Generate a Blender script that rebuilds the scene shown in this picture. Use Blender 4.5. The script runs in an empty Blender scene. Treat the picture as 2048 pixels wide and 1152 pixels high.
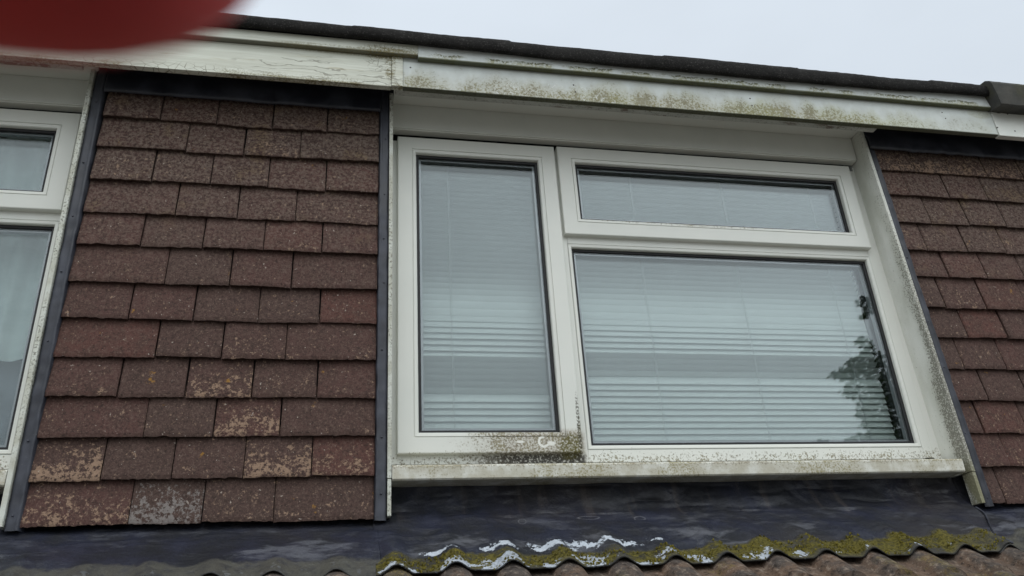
import bpy, math, random
from math import sin, cos, pi, sqrt, exp, floor
from mathutils import Vector, Matrix, noise as mnoise

random.seed(7)
scene = bpy.context.scene
COL = scene.collection

# ------------------------------------------------------------------ camera
GZ = 5.0                       # lens height above the ground
D = 2.14                       # lens to the tiled face of the dormer (plane y = 0)
F = 1633.5                     # focal length in photo pixels (2048 wide)
R = ((0.97932978, -0.19364192, -0.05844643),
     (0.03170145, 0.43232292, -0.90116142),
     (0.19977036, 0.88068138, 0.42952544))
cam_d = bpy.data.cameras.new('camera')
cam = bpy.data.objects.new('camera', cam_d); COL.objects.link(cam)
rt = Vector(R[0]).normalized(); fw = Vector(R[2]); fw = (fw - rt * fw.dot(rt)).normalized()
up = rt.cross(fw)
M = Matrix((rt, up, -fw)).transposed().to_4x4()
M.translation = Vector((0, -D, GZ))
cam.matrix_world = M
cam_d.sensor_width = 36.0
cam_d.lens = 36.0 * F / 2048.0
cam_d.clip_start = 0.004
cam_d.clip_end = 600
cam_d.dof.use_dof = True
cam_d.dof.focus_distance = 2.5
cam_d.dof.aperture_fstop = 26
scene.camera = cam

def at(px, py, Y=0.0):
    """point of the plane y = Y seen at a photo pixel, as measured (x, z above lens height)"""
    a = (px - 1024) / F; b = (py - 576) / F
    r = rt * a - up * b + fw
    t = (D + Y) / r.y
    return r.x * t, r.z * t

# ------------------------------------------------------------------ world, sun
SUN_EL, SUN_AZ = math.radians(62), math.radians(200)
world = bpy.data.worlds.new('World'); scene.world = world; world.use_nodes = True
wt = world.node_tree; wt.nodes.clear()
def wn(t, **k):
    n = wt.nodes.new(t)
    for a, b in k.items(): setattr(n, a, b)
    return n
wo = wn('ShaderNodeOutputWorld'); bg = wn('ShaderNodeBackground')
sky = wn('ShaderNodeTexSky', sky_type='NISHITA', sun_disc=False, sun_elevation=SUN_EL, sun_rotation=SUN_AZ)
sky.dust_density = 4.0
hs = wn('ShaderNodeHueSaturation'); hs.inputs['Saturation'].default_value = 0.25
tc = wn('ShaderNodeTexCoord'); sp = wn('ShaderNodeSeparateXYZ')
ns = wn('ShaderNodeTexNoise'); ns.inputs['Scale'].default_value = 2.2; ns.inputs['Detail'].default_value = 4
mpn = wn('ShaderNodeMapping'); mpn.inputs['Scale'].default_value = (1, 1, 2.2)
ry = wn('ShaderNodeMapRange'); ry.inputs['From Min'].default_value = 0.35; ry.inputs['From Max'].default_value = -0.75
ry.inputs['To Min'].default_value = 0; ry.inputs['To Max'].default_value = 1
mixc = wn('ShaderNodeMix', data_type='RGBA')
mixc.inputs['A'].default_value = (7.8, 8.65, 9.6, 1)      # cloud deck ahead
mixc.inputs['B'].default_value = (17.6, 18.7, 19.2, 1)      # brighter cloud behind the camera
mix2 = wn('ShaderNodeMix', data_type='RGBA'); mix2.inputs['Factor'].default_value = 0.88
nm = wn('ShaderNodeMapRange'); nm.inputs['From Min'].default_value = 0.3; nm.inputs['From Max'].default_value = 0.7
nm.inputs['To Min'].default_value = 0.94; nm.inputs['To Max'].default_value = 1.05
mul = wn('ShaderNodeVectorMath', operation='SCALE')
L = wt.links.new
L(tc.outputs['Generated'], sp.inputs[0]); L(sp.outputs['Y'], ry.inputs['Value'])
L(tc.outputs['Generated'], mpn.inputs[0]); L(mpn.outputs[0], ns.inputs['Vector'])
L(ry.outputs[0], mixc.inputs['Factor'])
L(sky.outputs[0], hs.inputs['Color'])
L(hs.outputs[0], mix2.inputs['A']); L(mixc.outputs['Result'], mix2.inputs['B'])
L(ns.outputs['Fac'], nm.inputs['Value']); L(mix2.outputs['Result'], mul.inputs[0]); L(nm.outputs[0], mul.inputs['Scale'])
el = wn('ShaderNodeMapRange'); el.inputs['From Min'].default_value = -0.02; el.inputs['From Max'].default_value = 0.62
el.inputs['To Min'].default_value = 0.34; el.inputs['To Max'].default_value = 1.0; el.interpolation_type = 'SMOOTHSTEP'
L(sp.outputs['Z'], el.inputs['Value'])
gate = wn('ShaderNodeMix', data_type='FLOAT')            # overcast deck: dim at the horizon, brighter overhead
L(ry.outputs[0], gate.inputs['Factor']); gate.inputs['A'].default_value = 1.0; L(el.outputs[0], gate.inputs['B'])
mul2 = wn('ShaderNodeVectorMath', operation='SCALE'); L(mul.outputs[0], mul2.inputs[0]); L(gate.outputs['Result'], mul2.inputs['Scale'])
rx = wn('ShaderNodeMapRange'); rx.inputs['From Min'].default_value = -0.05; rx.inputs['From Max'].default_value = 0.7
rx.inputs['To Min'].default_value = 0.86; rx.inputs['To Max'].default_value = 1.6    # thinner cloud toward the right
L(sp.outputs['X'], rx.inputs['Value'])
gx = wn('ShaderNodeMix', data_type='FLOAT'); L(ry.outputs[0], gx.inputs['Factor']); gx.inputs['A'].default_value = 1.0; L(rx.outputs[0], gx.inputs['B'])
mul3 = wn('ShaderNodeVectorMath', operation='SCALE'); L(mul2.outputs[0], mul3.inputs[0]); L(gx.outputs['Result'], mul3.inputs['Scale'])
L(mul3.outputs[0], bg.inputs['Color']); bg.inputs['Strength'].default_value = 0.1
L(bg.outputs[0], wo.inputs['Surface'])

sun_d = bpy.data.lights.new('sun', 'SUN'); sun_d.energy = 0.75; sun_d.angle = math.radians(30)
sun_d.color = (1.0, 0.97, 0.93)
sun = bpy.data.objects.new('sun', sun_d); COL.objects.link(sun)
# nishita: rotation measured from +Y clockwise; light comes from behind the camera
sdir = Vector((sin(SUN_AZ) * cos(SUN_EL), cos(SUN_AZ) * cos(SUN_EL), sin(SUN_EL)))
sun.rotation_euler = sdir.to_track_quat('Z', 'Y').to_euler()

scene.view_settings.view_transform = 'Standard'; scene.view_settings.look = 'None'
scene.view_settings.exposure = 0.0; scene.view_settings.gamma = 1.0
scene.view_settings.use_curve_mapping = False
scene.render.engine = 'CYCLES'
scene.cycles.max_bounces = 10; scene.cycles.transparent_max_bounces = 24

# ------------------------------------------------------------------ object helpers
def tag(o, label=None, cat=None, group=None, kind=None):
    if label: o['label'] = label
    if cat: o['category'] = cat
    if group: o['group'] = group
    if kind: o['kind'] = kind
    return o

def thing(name, loc, label, cat, group=None):
    o = bpy.data.objects.new(name, None); COL.objects.link(o); o.location = loc
    o.empty_display_size = 0.1
    return tag(o, label, cat, group)

class MB:
    def __init__(s): s.v = []; s.f = []; s.at = {}
    def add(s, vs, fs, **attrs):
        o = len(s.v); s.v += [tuple(v) for v in vs]; s.f += [tuple(i + o for i in f) for f in fs]
        for k, val in attrs.items():
            l = s.at.setdefault(k, [0.0] * o); l += [0.0] * (o - len(l))
            l += list(val) if hasattr(val, '__len__') else [val] * len(vs)
    def box(s, x0, x1, y0, y1, z0, z1, **a):
        s.hexa([(x0, y0, z0), (x1, y0, z0), (x1, y1, z0), (x0, y1, z0), (x0, y0, z1), (x1, y0, z1), (x1, y1, z1), (x0, y1, z1)], **a)
    def hexa(s, p, **a):
        s.add(p, [(0, 1, 5, 4), (1, 2, 6, 5), (2, 3, 7, 6), (3, 0, 4, 7), (4, 5, 6, 7), (3, 2, 1, 0)], **a)
    def ring(s, x0, x1, z0, z1, prof):
        """mitred rectangular frame, prof = [(inset, y), ...] swept round the four sides"""
        n = len(prof); vs = []
        for i, y in prof:
            vs += [(x0 + i, y, z0 + i), (x1 - i, y, z0 + i), (x1 - i, y, z1 - i), (x0 + i, y, z1 - i)]
        fs = []
        for k in range(n - 1):
            for c in range(4):
                d = (c + 1) % 4
                fs.append((4 * k + c, 4 * k + d, 4 * k + 4 + d, 4 * k + 4 + c))
        s.add(vs, fs)
    def grid(s, nx, ny, fn, flip=False, **at_fn):
        vs = []; attrs = {k: [] for k in at_fn}
        for j in range(ny + 1):
            for i in range(nx + 1):
                u, v = i / nx, j / ny
                vs.append(fn(u, v))
                for k in at_fn: attrs[k].append(at_fn[k](u, v))
        fs = []
        for j in range(ny):
            for i in range(nx):
                a = j * (nx + 1) + i; q = (a, a + 1, a + nx + 2, a + nx + 1)
                fs.append(q[::-1] if flip else q)
        s.add(vs, fs, **attrs)
    def extrude_x(s, prof, xs, fy=None):
        """profile [(y,z)] swept along x; fy(x,k) gives a (dy,dz) wobble"""
        n = len(prof); vs = []
        for x in xs:
            for k, (y, z) in enumerate(prof):
                dy, dz = fy(x, k) if fy else (0, 0)
                vs.append((x, y + dy, z + dz))
        fs = [(i * n + k, (i + 1) * n + k, (i + 1) * n + k + 1, i * n + k + 1) for i in range(len(xs) - 1) for k in range(n - 1)]
        s.add(vs, fs)
    def tube(s, pts, r, seg=8):
        pts = [Vector(p) for p in pts]; vs = []; fs = []
        for i, p in enumerate(pts):
            d = (pts[min(i + 1, len(pts) - 1)] - pts[max(i - 1, 0)]).normalized()
            a = d.orthogonal().normalized(); b = d.cross(a)
            ri = r[i] if hasattr(r, '__len__') else r
            for k in range(seg):
                t = 2 * pi * k / seg; vs.append(p + a * cos(t) * ri + b * sin(t) * ri)
        for i in range(len(pts) - 1):
            for k in range(seg):
                l = (k + 1) % seg; fs.append((i * seg + k, i * seg + l, (i + 1) * seg + l, (i + 1) * seg + k))
        fs.append(tuple(range(seg))[::-1]); fs.append(tuple((len(pts) - 1) * seg + k for k in range(seg)))
        s.add(vs, fs)
    def build(s, name, mat, parent=None, smooth=False, bevel=0, label=None, solid=0, fixn=False):
        """vertices are given relative to lens height; lifted by GZ here"""
        me = bpy.data.meshes.new(name)
        me.from_pydata([(x, y, z + GZ) for x, y, z in s.v], [], s.f)
        for k, val in s.at.items():
            val = val + [0.0] * (len(s.v) - len(val))
            at_ = me.attributes.new(k, 'FLOAT', 'POINT'); at_.data.foreach_set('value', val)
        me.update()
        if fixn:
            import bmesh
            bm = bmesh.new(); bm.from_mesh(me); bmesh.ops.recalc_face_normals(bm, faces=bm.faces); bm.to_mesh(me); bm.free()
        if smooth: me.polygons.foreach_set('use_smooth', [True] * len(me.polygons))
        me.materials.append(mat)
        o = bpy.data.objects.new(name, me); COL.objects.link(o)
        if parent is not None:
            o.parent = parent; o.matrix_parent_inverse = pinv(parent)
        if solid:
            m = o.modifiers.new('solid', 'SOLIDIFY'); m.thickness = solid; m.offset = -1
        if bevel:
            m = o.modifiers.new('bevel', 'BEVEL'); m.width = bevel; m.segments = 2; m.limit_method = 'ANGLE'
        if label: o['label'] = label
        return o

def pinv(p):
    m = Matrix.Identity(4); q = p
    chain = []
    while q is not None: chain.append(q); q = q.parent
    for q in reversed(chain):
        m = m @ (q.matrix_parent_inverse if q.parent else Matrix.Identity(4)) @ Matrix.Translation(q.location)
    return m.inverted()

def nz(x, y=0, z=0): return mnoise.noise(Vector((x, y, z)))
def frange(a, b, n): return [a + (b - a) * i / n for i in range(n + 1)]
def sst(a, b, x):
    t = max(0, min(1, (x - a) / (b - a))); return t * t * (3 - 2 * t)

# ------------------------------------------------------------------ material helper
class MT:
    def __init__(s, name):
        s.m = bpy.data.materials.new(name); s.m.use_nodes = True
        s.t = s.m.node_tree; s.t.nodes.clear()
        s.out = s.n('ShaderNodeOutputMaterial')
        s.tc = s.n('ShaderNodeTexCoord'); s.P = s.tc.outputs['Object']
        sp = s.n('ShaderNodeSeparateXYZ'); s.l(s.P, sp.inputs[0])
        s.X, s.Y, s.Z0 = sp.outputs
        s.Z = s.math('SUBTRACT', s.Z0, GZ)
    def n(s, t, **k):
        n = s.t.nodes.new(t)
        for a, b in k.items(): setattr(n, a, b)
        return n
    def l(s, a, b): s.t.links.new(a, b)
    def put(s, sock, v):
        if isinstance(v, (int, float)): sock.default_value = v
        elif isinstance(v, (tuple, list)): sock.default_value = tuple(v) + ((1,) if len(v) == 3 and sock.type == 'RGBA' else ())
        else: s.l(v, sock)
    def math(s, op, a, b=0.0, c=None, clamp=False):
        n = s.n('ShaderNodeMath', operation=op, use_clamp=clamp)
        s.put(n.inputs[0], a); s.put(n.inputs[1], b)
        if c is not None: s.put(n.inputs[2], c)
        return n.outputs[0]
    def mul(s, *a):
        r = a[0]
        for b in a[1:]: r = s.math('MULTIPLY', r, b)
        return r
    def add(s, *a):
        r = a[0]
        for b in a[1:]: r = s.math('ADD', r, b)
        return r
    def ss(s, x, lo, hi, a=0.0, b=1.0):
        n = s.n('ShaderNodeMapRange', interpolation_type='SMOOTHSTEP')
        s.put(n.inputs['Value'], x); s.put(n.inputs['From Min'], lo); s.put(n.inputs['From Max'], hi)
        s.put(n.inputs['To Min'], a); s.put(n.inputs['To Max'], b)
        return n.outputs[0]
    def noise(s, scale, detail=4, rough=0.55, stretch=(1, 1, 1), off=(0, 0, 0), dist=0.0, kind='Fac'):
        mp = s.n('ShaderNodeMapping'); mp.inputs['Scale'].default_value = stretch; mp.inputs['Location'].default_value = off
        s.l(s.P, mp.inputs[0])
        n = s.n('ShaderNodeTexNoise'); n.inputs['Scale'].default_value = scale
        n.inputs['Detail'].default_value = detail; n.inputs['Roughness'].default_value = rough
        n.inputs['Distortion'].default_value = dist
        s.l(mp.outputs[0], n.inputs['Vector'])
        return n.outputs[kind]
    def vor(s, scale, feature='F1', off=(0, 0, 0), out='Distance', rnd=1.0, stretch=(1, 1, 1)):
        mp = s.n('ShaderNodeMapping'); mp.inputs['Location'].default_value = off; mp.inputs['Scale'].default_value = stretch
        s.l(s.P, mp.inputs[0])
        n = s.n('ShaderNodeTexVoronoi', feature=feature); n.inputs['Scale'].default_value = scale
        n.inputs['Randomness'].default_value = rnd
        s.l(mp.outputs[0], n.inputs['Vector'])
        return n.outputs[out]
    def attr(s, name):
        n = s.n('ShaderNodeAttribute', attribute_name=name); return n.outputs['Fac']
    def mix(s, f, a, b):
        n = s.n('ShaderNodeMix', data_type='RGBA')
        s.put(n.inputs['Factor'], f); s.put(n.inputs['A'], a); s.put(n.inputs['B'], b)
        return n.outputs['Result']
    def ell(s, cx, cz, rx, rz, wob=None, X=None, Z=None, soft=0.6):
        """soft ellipse mask in the (x, z) plane of the wall"""
        X = X or s.X; Z = Z or s.Z
        a = s.math('DIVIDE', s.math('SUBTRACT', X, cx), rx); b = s.math('DIVIDE', s.math('SUBTRACT', Z, cz), rz)
        d = s.add(s.mul(a, a), s.mul(b, b))
        if wob is not None: d = s.add(d, wob)
        return s.ss(d, 1 + soft, 1 - soft)
    def maxs(s, *a):
        r = a[0]
        for b in a[1:]: r = s.math('MAXIMUM', r, b)
        return r
    def bsdf(s, color, rough=0.5, spec=0.5, metal=0.0, bump=None, bstr=0.3, bdist=0.002, **k):
        b = s.n('ShaderNodeBsdfPrincipled')
        s.put(b.inputs['Base Color'], color); s.put(b.inputs['Roughness'], rough)
        s.put(b.inputs['Specular IOR Level'], spec); s.put(b.inputs['Metallic'], metal)
        for kk, v in k.items(): s.put(b.inputs[kk.replace('_', ' ')], v)
        if bump is not None:
            bn = s.n('ShaderNodeBump'); bn.inputs['Strength'].default_value = bstr; bn.inputs['Distance'].default_value = bdist
            s.l(bump, bn.inputs['Height']); s.l(bn.outputs[0], b.inputs['Normal'])
        s.l(b.outputs[0], s.out.inputs[0])
        return s.m

UP = (0.69, 0.70, 0.655)       # weathered white upvc
MOSSY = (0.17, 0.165, 0.05)
GRIME = (0.10, 0.085, 0.06)

def m_plain_upvc():
    m = MT('upvc clean')
    d = m.ss(m.noise(9, 5, 0.6), 0.3, 0.8)
    sp = m.ss(m.noise(230, 2, 0.6), 0.70, 0.78)
    c = m.mix(m.mul(d, 0.35), UP, (0.56, 0.59, 0.55))
    c = m.mix(m.mul(sp, 0.35), c, GRIME)
    return m.bsdf(c, 0.38, 0.4, bump=m.noise(40, 3), bstr=0.05)

def m_window(off):
    """window frames: grime builds up along the lower rails"""
    m = MT('upvc window')
    c = m.mix(m.mul(m.ss(m.noise(7, 4), 0.3, 0.8), 0.3), UP, (0.58, 0.61, 0.57))
    X = m.math('SUBTRACT', m.X, off)
    fine = m.noise(170, 3, 0.65); mid = m.noise(26, 4, 0.6, off=(3, 1, 7)); big = m.noise(7, 3, 0.6, stretch=(1, 1, .3))
    wob = m.math('SUBTRACT', m.mul(mid, 1.6), 0.8)
    # density fields
    low_l = m.mul(m.ss(m.Z, 0.640, 0.622), m.ss(m.add(X, m.mul(wob, .12)), 0.25, 0.45), m.ss(X, 0.70, 0.68))     # casement bottom rail
    low_f = m.mul(m.ss(m.Z, 0.595, 0.55), 0.75)
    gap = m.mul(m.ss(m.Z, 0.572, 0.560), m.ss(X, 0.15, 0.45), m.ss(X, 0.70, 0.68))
    tran = m.mul(m.ell(1.12, 1.337, 0.35, 0.008), 0.75)
    edge = m.mul(m.ell(0.673, 0.64, 0.007, 0.09, m.mul(wob, .6)), 0.6)
    dens = m.maxs(m.mul(low_l, m.ss(big, 0.2, 0.6, 0.5, 0.9)), low_f, gap, tran, edge)
    t = m.math('SUBTRACT', 0.74, m.mul(dens, 0.24))
    sp = m.math('MULTIPLY', m.ss(m.add(m.mul(fine, 0.75), m.mul(mid, 0.25)), m.math('SUBTRACT', t, 0.07), m.add(t, .03)), 0.85)
    c = m.mix(m.mul(low_l, m.ss(X, 0.22, 0.5), m.ss(fine, .38, .6, .45, 1.0)), c, (0.34, 0.305, 0.245))
    c = m.mix(sp, c, m.mix(m.ss(mid, 0.4, 0.6), (0.17, 0.15, 0.11), (0.22, 0.195, 0.12)))
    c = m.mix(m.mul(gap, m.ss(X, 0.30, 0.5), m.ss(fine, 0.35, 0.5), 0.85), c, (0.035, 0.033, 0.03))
    # moss in the corner of the casement
    mo = m.maxs(m.ell(0.645, 0.585, 0.036, 0.034, wob), m.ell(0.674, 0.615, 0.005, 0.045, wob))
    c = m.mix(m.mul(mo, m.ss(fine, 0.3, 0.55), 0.92), c, (0.10, 0.088, 0.02))
    crn = m.mul(m.ell(0.673, 0.64, 0.006, 0.10, wob), m.ss(fine, 0.45, 0.52))
    c = m.mix(m.mul(crn, 0.8), c, (0.05, 0.045, 0.03))
    # wiped swirl
    dx = m.math('SUBTRACT', X, 0.565); dz = m.math('SUBTRACT', m.Z, 0.597)
    rr = m.math('SQRT', m.add(m.mul(dx, dx), m.mul(dz, dz)))
    sw = m.mul(m.ss(m.math('ABSOLUTE', m.math('SUBTRACT', rr, m.add(0.014, m.mul(wob, 0.003)))), 0.0045, 0.0025), m.math('SUBTRACT', 1, m.mul(m.ss(dx, 0.0, 0.003), m.ss(dz, -0.008, -0.004))))
    sw2 = m.ell(0.587, 0.592, 0.012, 0.006, wob); sw3 = m.ell(0.497, 0.597, 0.012, 0.004, wob)
    c = m.mix(m.maxs(sw, sw2, sw3), c, (0.72, 0.72, 0.67))
    return m.bsdf(c, m.ss(sp, 0, 1, 0.35, 0.8), 0.4, bump=m.add(m.mul(fine, sp), m.mul(mo, mid, 3)), bstr=0.35)

def m_sill():
    m = MT('upvc sill')
    fine = m.noise(170, 3, 0.65); mid = m.noise(22, 4, 0.6); big = m.noise(4, 3)
    base = m.mix(m.ss(mid, 0.3, 0.6, .25, 1), UP, (0.46, 0.44, 0.36))
    dens = m.maxs(m.ss(m.Z, 0.500, 0.518), m.mul(m.ss(big, 0.42, 0.62), 0.8))
    t = m.math('SUBTRACT', 0.66, m.mul(dens, 0.13))
    sp = m.ss(m.add(m.mul(fine, 0.8), m.mul(mid, 0.2)), m.math('SUBTRACT', t, 0.09), m.add(t, 0.02))
    c = m.mix(m.mul(sp, 0.8), base, m.mix(m.ss(big, 0.4, 0.6), (0.21, 0.18, 0.13), (0.24, 0.21, 0.10)))
    return m.bsdf(c, 0.6, 0.35, bump=fine, bstr=0.3)

def m_reveal():
    """side boards: black mould along the front and lower edge of the reveal"""
    m = MT('reveal board paint')
    fine = m.noise(190, 3, 0.7); mid = m.noise(16, 4, 0.6, stretch=(1, 1, .35))
    base = m.mix(m.ss(mid, 0.3, 0.75), UP, (0.55, 0.56, 0.50))
    band = m.ss(m.add(m.Y, m.mul(m.ss(m.Z, 0.9, 0.45), -0.02), m.mul(m.math('SUBTRACT', mid, 0.5), -0.05)), 0.045, 0.012)
    dens = m.mul(band, m.ss(m.Z, 1.55, 0.8, 0.25, 1.0))
    t = m.math('SUBTRACT', 0.72, m.mul(dens, 0.24))
    sp = m.ss(fine, m.math('SUBTRACT', t, 0.07), t)
    c = m.mix(m.mul(band, m.ss(m.Z, 1.5, .7, .1, .45)), base, (0.33, 0.32, 0.26))
    c = m.mix(m.mul(sp, 0.75), c, (0.12, 0.112, 0.085))
    grn = m.mul(m.ss(m.Z, 0.56, 0.44), m.ss(mid, 0.35, 0.55))
    c = m.mix(m.mul(grn, 0.75), c, (0.21, 0.20, 0.11))
    return m.bsdf(c, 0.6, 0.3, bump=fine, bstr=0.3)

def m_edge():
    m = MT('weathered board edge')
    fine = m.noise(150, 3, 0.7)
    c = m.mix(m.ss(m.noise(20, 4), 0.3, 0.7), (0.60, 0.62, 0.57), (0.45, 0.45, 0.38))
    c = m.mix(m.mul(m.ss(fine, 0.52, 0.60), m.ss(m.noise(6, 3, off=(5, 5, 5)), 0.35, 0.6), 0.8), c, (0.09, 0.085, 0.06))
    return m.bsdf(c, 0.7, 0.3, bump=fine, bstr=0.5)

def m_peel():
    m = MT('peeling painted batten')
    mid = m.noise(22, 5, 0.7, stretch=(.4, 1, 1)); fine = m.noise(120, 3, 0.7)
    c = m.mix(m.ss(mid, 0.3, 0.7), (0.52, 0.53, 0.49), (0.38, 0.38, 0.34))
    bare = m.mul(m.ss(mid, 0.54, 0.58), m.ss(m.noise(2.2, 2), 0.42, 0.52))
    c = m.mix(m.mul(bare, 0.8), c, (0.16, 0.11, 0.085))
    c = m.mix(m.mul(m.ss(fine, 0.56, 0.62), 0.5), c, (0.12, 0.11, 0.08))
    return m.bsdf(c, 0.7, 0.3, bump=m.add(fine, m.mul(bare, -2)), bstr=0.5)

def m_fascia_lower():
    m = MT('stained fascia')
    fine = m.noise(150, 4, 0.7); mid = m.noise(18, 4, 0.6); streak = m.noise(15, 3, 0.6, stretch=(1, 1, .22), off=(2, 0, 1)); big = m.noise(3.2, 3, 0.5, off=(.3, 0, 0))
    X, Z = m.X, m.Z
    base = m.mix(m.ss(mid, 0.3, 0.7), (0.60, 0.64, 0.62), (0.52, 0.55, 0.53))
    h = m.ss(Z, 1.785, 1.665)                       # 1 at the lower edge
    run = m.mul(m.ss(X, 0.16, 0.6, 0.55, 1.0), m.ss(X, 2.2, 1.65, 0.25, 1.0))
    wb = m.add(m.mul(m.math('SUBTRACT', mid, 0.5), 4.0), m.mul(m.math('SUBTRACT', fine, 0.5), 2.0))
    blot = m.maxs(m.ell(0.20, 1.688, 0.05, 0.025, wb), m.ell(0.835, 1.715, 0.045, 0.06, wb, soft=.9), m.ell(1.43, 1.70, 0.06, 0.06, wb, soft=.9), m.ell(0.94, 1.70, 0.03, 0.06, wb, soft=.9), m.ell(2.25, 1.755, 0.045, 0.018, wb))
    dens = m.add(m.mul(m.ss(m.add(h, m.mul(m.math('SUBTRACT', streak, 0.5), 1.6)), 0.25, 1.05), run), m.mul(blot, 0.38))
    t = m.math('SUBTRACT', 0.675, m.mul(dens, 0.17))
    sp = m.ss(m.add(m.mul(fine, 0.75), m.mul(mid, 0.25)), m.math('SUBTRACT', t, 0.07), m.add(t, 0.03))
    tint = m.mix(m.ss(big, 0.35, 0.6), (0.33, 0.325, 0.14), (0.34, 0.315, 0.21))
    c = m.mix(m.mul(m.math('MINIMUM', dens, 1.0), m.ss(fine, .35, .62, 0.45, 1.0)), base, tint)
    c = m.mix(m.mul(sp, 0.62), c, m.mix(m.ss(streak, 0.4, 0.6), (0.19, 0.175, 0.055), (0.15, 0.135, 0.08)))
    # scratches where the growth was scraped away
    scr = m.mul(m.ss(m.math('ABSOLUTE', m.math('SUBTRACT', m.noise(28, 2, 0.5, dist=1.2, off=(9, 1, 4)), 0.5)), 0.012, 0.005), m.mul(m.ss(X, 0.35, 0.5), m.ss(X, 0.95, 0.8)), m.ss(h, 0.3, 0.6))
    c = m.mix(m.mul(scr, 0.8), c, (0.68, 0.70, 0.68))
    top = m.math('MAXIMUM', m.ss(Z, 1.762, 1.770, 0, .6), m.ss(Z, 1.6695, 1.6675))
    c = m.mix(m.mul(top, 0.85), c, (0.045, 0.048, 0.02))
    return m.bsdf(c, 0.55, 0.35, bump=m.mul(fine, sp), bstr=0.4)

def m_fascia_upper():
    m = MT('mossy fascia trim')
    fine = m.noise(150, 4, 0.7); mid = m.noise(30, 4, 0.65, stretch=(1, 1, 1.0)); big = m.noise(9, 2, 0.5, off=(1, 0, 0))
    X, Z = m.X, m.Z
    base = m.mix(m.ss(mid, 0.3, 0.7), (0.60, 0.64, 0.63), (0.54, 0.57, 0.55))
    # ragged crest line of the growth: stays on the lower two thirds
    crest = m.add(1.7925, m.mul(m.math('SUBTRACT', m.noise(22, 3, 0.6, stretch=(1, 0, 0)), 0.5), 0.035))
    body = m.mul(m.ss(m.math('SUBTRACT', crest, Z), -0.001, 0.003), m.ss(big, 0.36, 0.48), m.ss(X, 0.2, 0.32))
    rim = m.mul(body, m.ss(m.math('SUBTRACT', crest, Z), 0.012, 0.004))
    low = m.mul(body, m.ss(m.math('SUBTRACT', crest, Z), 0.0, 0.03))
    c = m.mix(m.mul(body, m.ss(fine, 0.42, 0.60, 0.12, 0.85)), base, (0.30, 0.29, 0.14))
    c = m.mix(m.mul(rim, m.ss(fine, 0.40, 0.54), 0.9), c, (0.06, 0.06, 0.02))
    c = m.mix(m.mul(low, m.ss(mid, 0.52, 0.62), 0.6), c, (0.52, 0.50, 0.38))
    lip = m.ss(Z, 1.7760, 1.7738)  # dark green lower edge with the shadow gap of the seam painted in
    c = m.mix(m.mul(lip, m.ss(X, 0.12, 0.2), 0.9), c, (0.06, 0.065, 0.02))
    return m.bsdf(c, 0.55, 0.35, bump=m.mul(fine, body), bstr=0.5)

def m_timber():
    """old painted timber fascia: brush grain, flaking cracks, algae at the edges"""
    m = MT('flaking painted timber')
    X, Z = m.X, m.Z
    grain = m.noise(30, 5, 0.65, stretch=(0.12, 1, 2.6), dist=0.6); fine = m.noise(160, 3, 0.7)
    wav = m.n('ShaderNodeTexWave', wave_type='RINGS', rings_direction='SPHERICAL'); wav.inputs['Scale'].default_value = 9
    wav.inputs['Distortion'].default_value = 9; wav.inputs['Detail'].default_value = 3; wav.inputs['Detail Scale'].default_value = 2.4
    mp = m.n('ShaderNodeMapping'); mp.inputs['Location'].default_value = (0.03, 0, -GZ - 1.70); mp.inputs['Scale'].default_value = (0.55, 1, 1.6)
    m.l(m.P, mp.inputs[0]); m.l(mp.outputs[0], wav.inputs[0])
    base = m.mix(m.ss(grain, 0.3, 0.7), (0.66, 0.68, 0.60), (0.53, 0.54, 0.46))
    ck = m.mul(m.ss(wav.outputs['Fac'], 0.10, 0.02), m.ell(0.0, 1.71, 0.34, 0.05), m.ss(m.noise(12, 2), 0.42, 0.55))
    crack = m.ss(m.vor(38, 'DISTANCE_TO_EDGE', stretch=(1, 1, 1.6)), 0.035, 0.01)
    cz = m.maxs(m.mul(m.ss(Z, 1.70, 1.675), m.ss(m.noise(5, 3), 0.40, 0.55)), m.ell(0.09, 1.76, 0.05, 0.04))
    c = m.mix(m.mul(ck, 0.65), base, (0.20, 0.19, 0.15))
    c = m.mix(m.mul(crack, cz, 0.8), c, (0.14, 0.12, 0.07))
    c = m.mix(m.mul(m.ss(Z, 1.7860, 1.7840), m.ss(Z, 1.7800, 1.7805), 0.8), c, (0.06, 0.055, 0.03))  # seam shadow painted as a dark line along the strip's lower edge
    algae = m.maxs(m.mul(m.ss(m.add(Z, m.mul(m.noise(14, 3), 0.03)), 1.705, 1.680), m.ss(m.noise(4, 2, off=(4, 0, 0)), 0.38, 0.52)),
                   m.ell(0.12, 1.79, 0.10, 0.022), m.mul(m.ell(-0.05, 1.785, 0.2, 0.01), 0.6), m.ell(0.115, 1.74, 0.016, 0.05))
    c = m.mix(m.mul(algae, m.ss(m.add(m.mul(fine, .5), m.mul(grain, .5)), 0.42, 0.58), 0.9), c, (0.15, 0.12, 0.035))
    streak = m.mul(m.ss(m.noise(8, 4, 0.6, stretch=(0.5, 1, 6), off=(3, 3, 3)), 0.60, 0.72), 0.6)
    c = m.mix(streak, c, (0.38, 0.33, 0.21))
    return m.bsdf(c, 0.5, 0.4, bump=m.add(m.mul(grain, 0.8), m.mul(crack, cz, -1.0), m.mul(ck, -1)), bstr=0.5)

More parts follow.
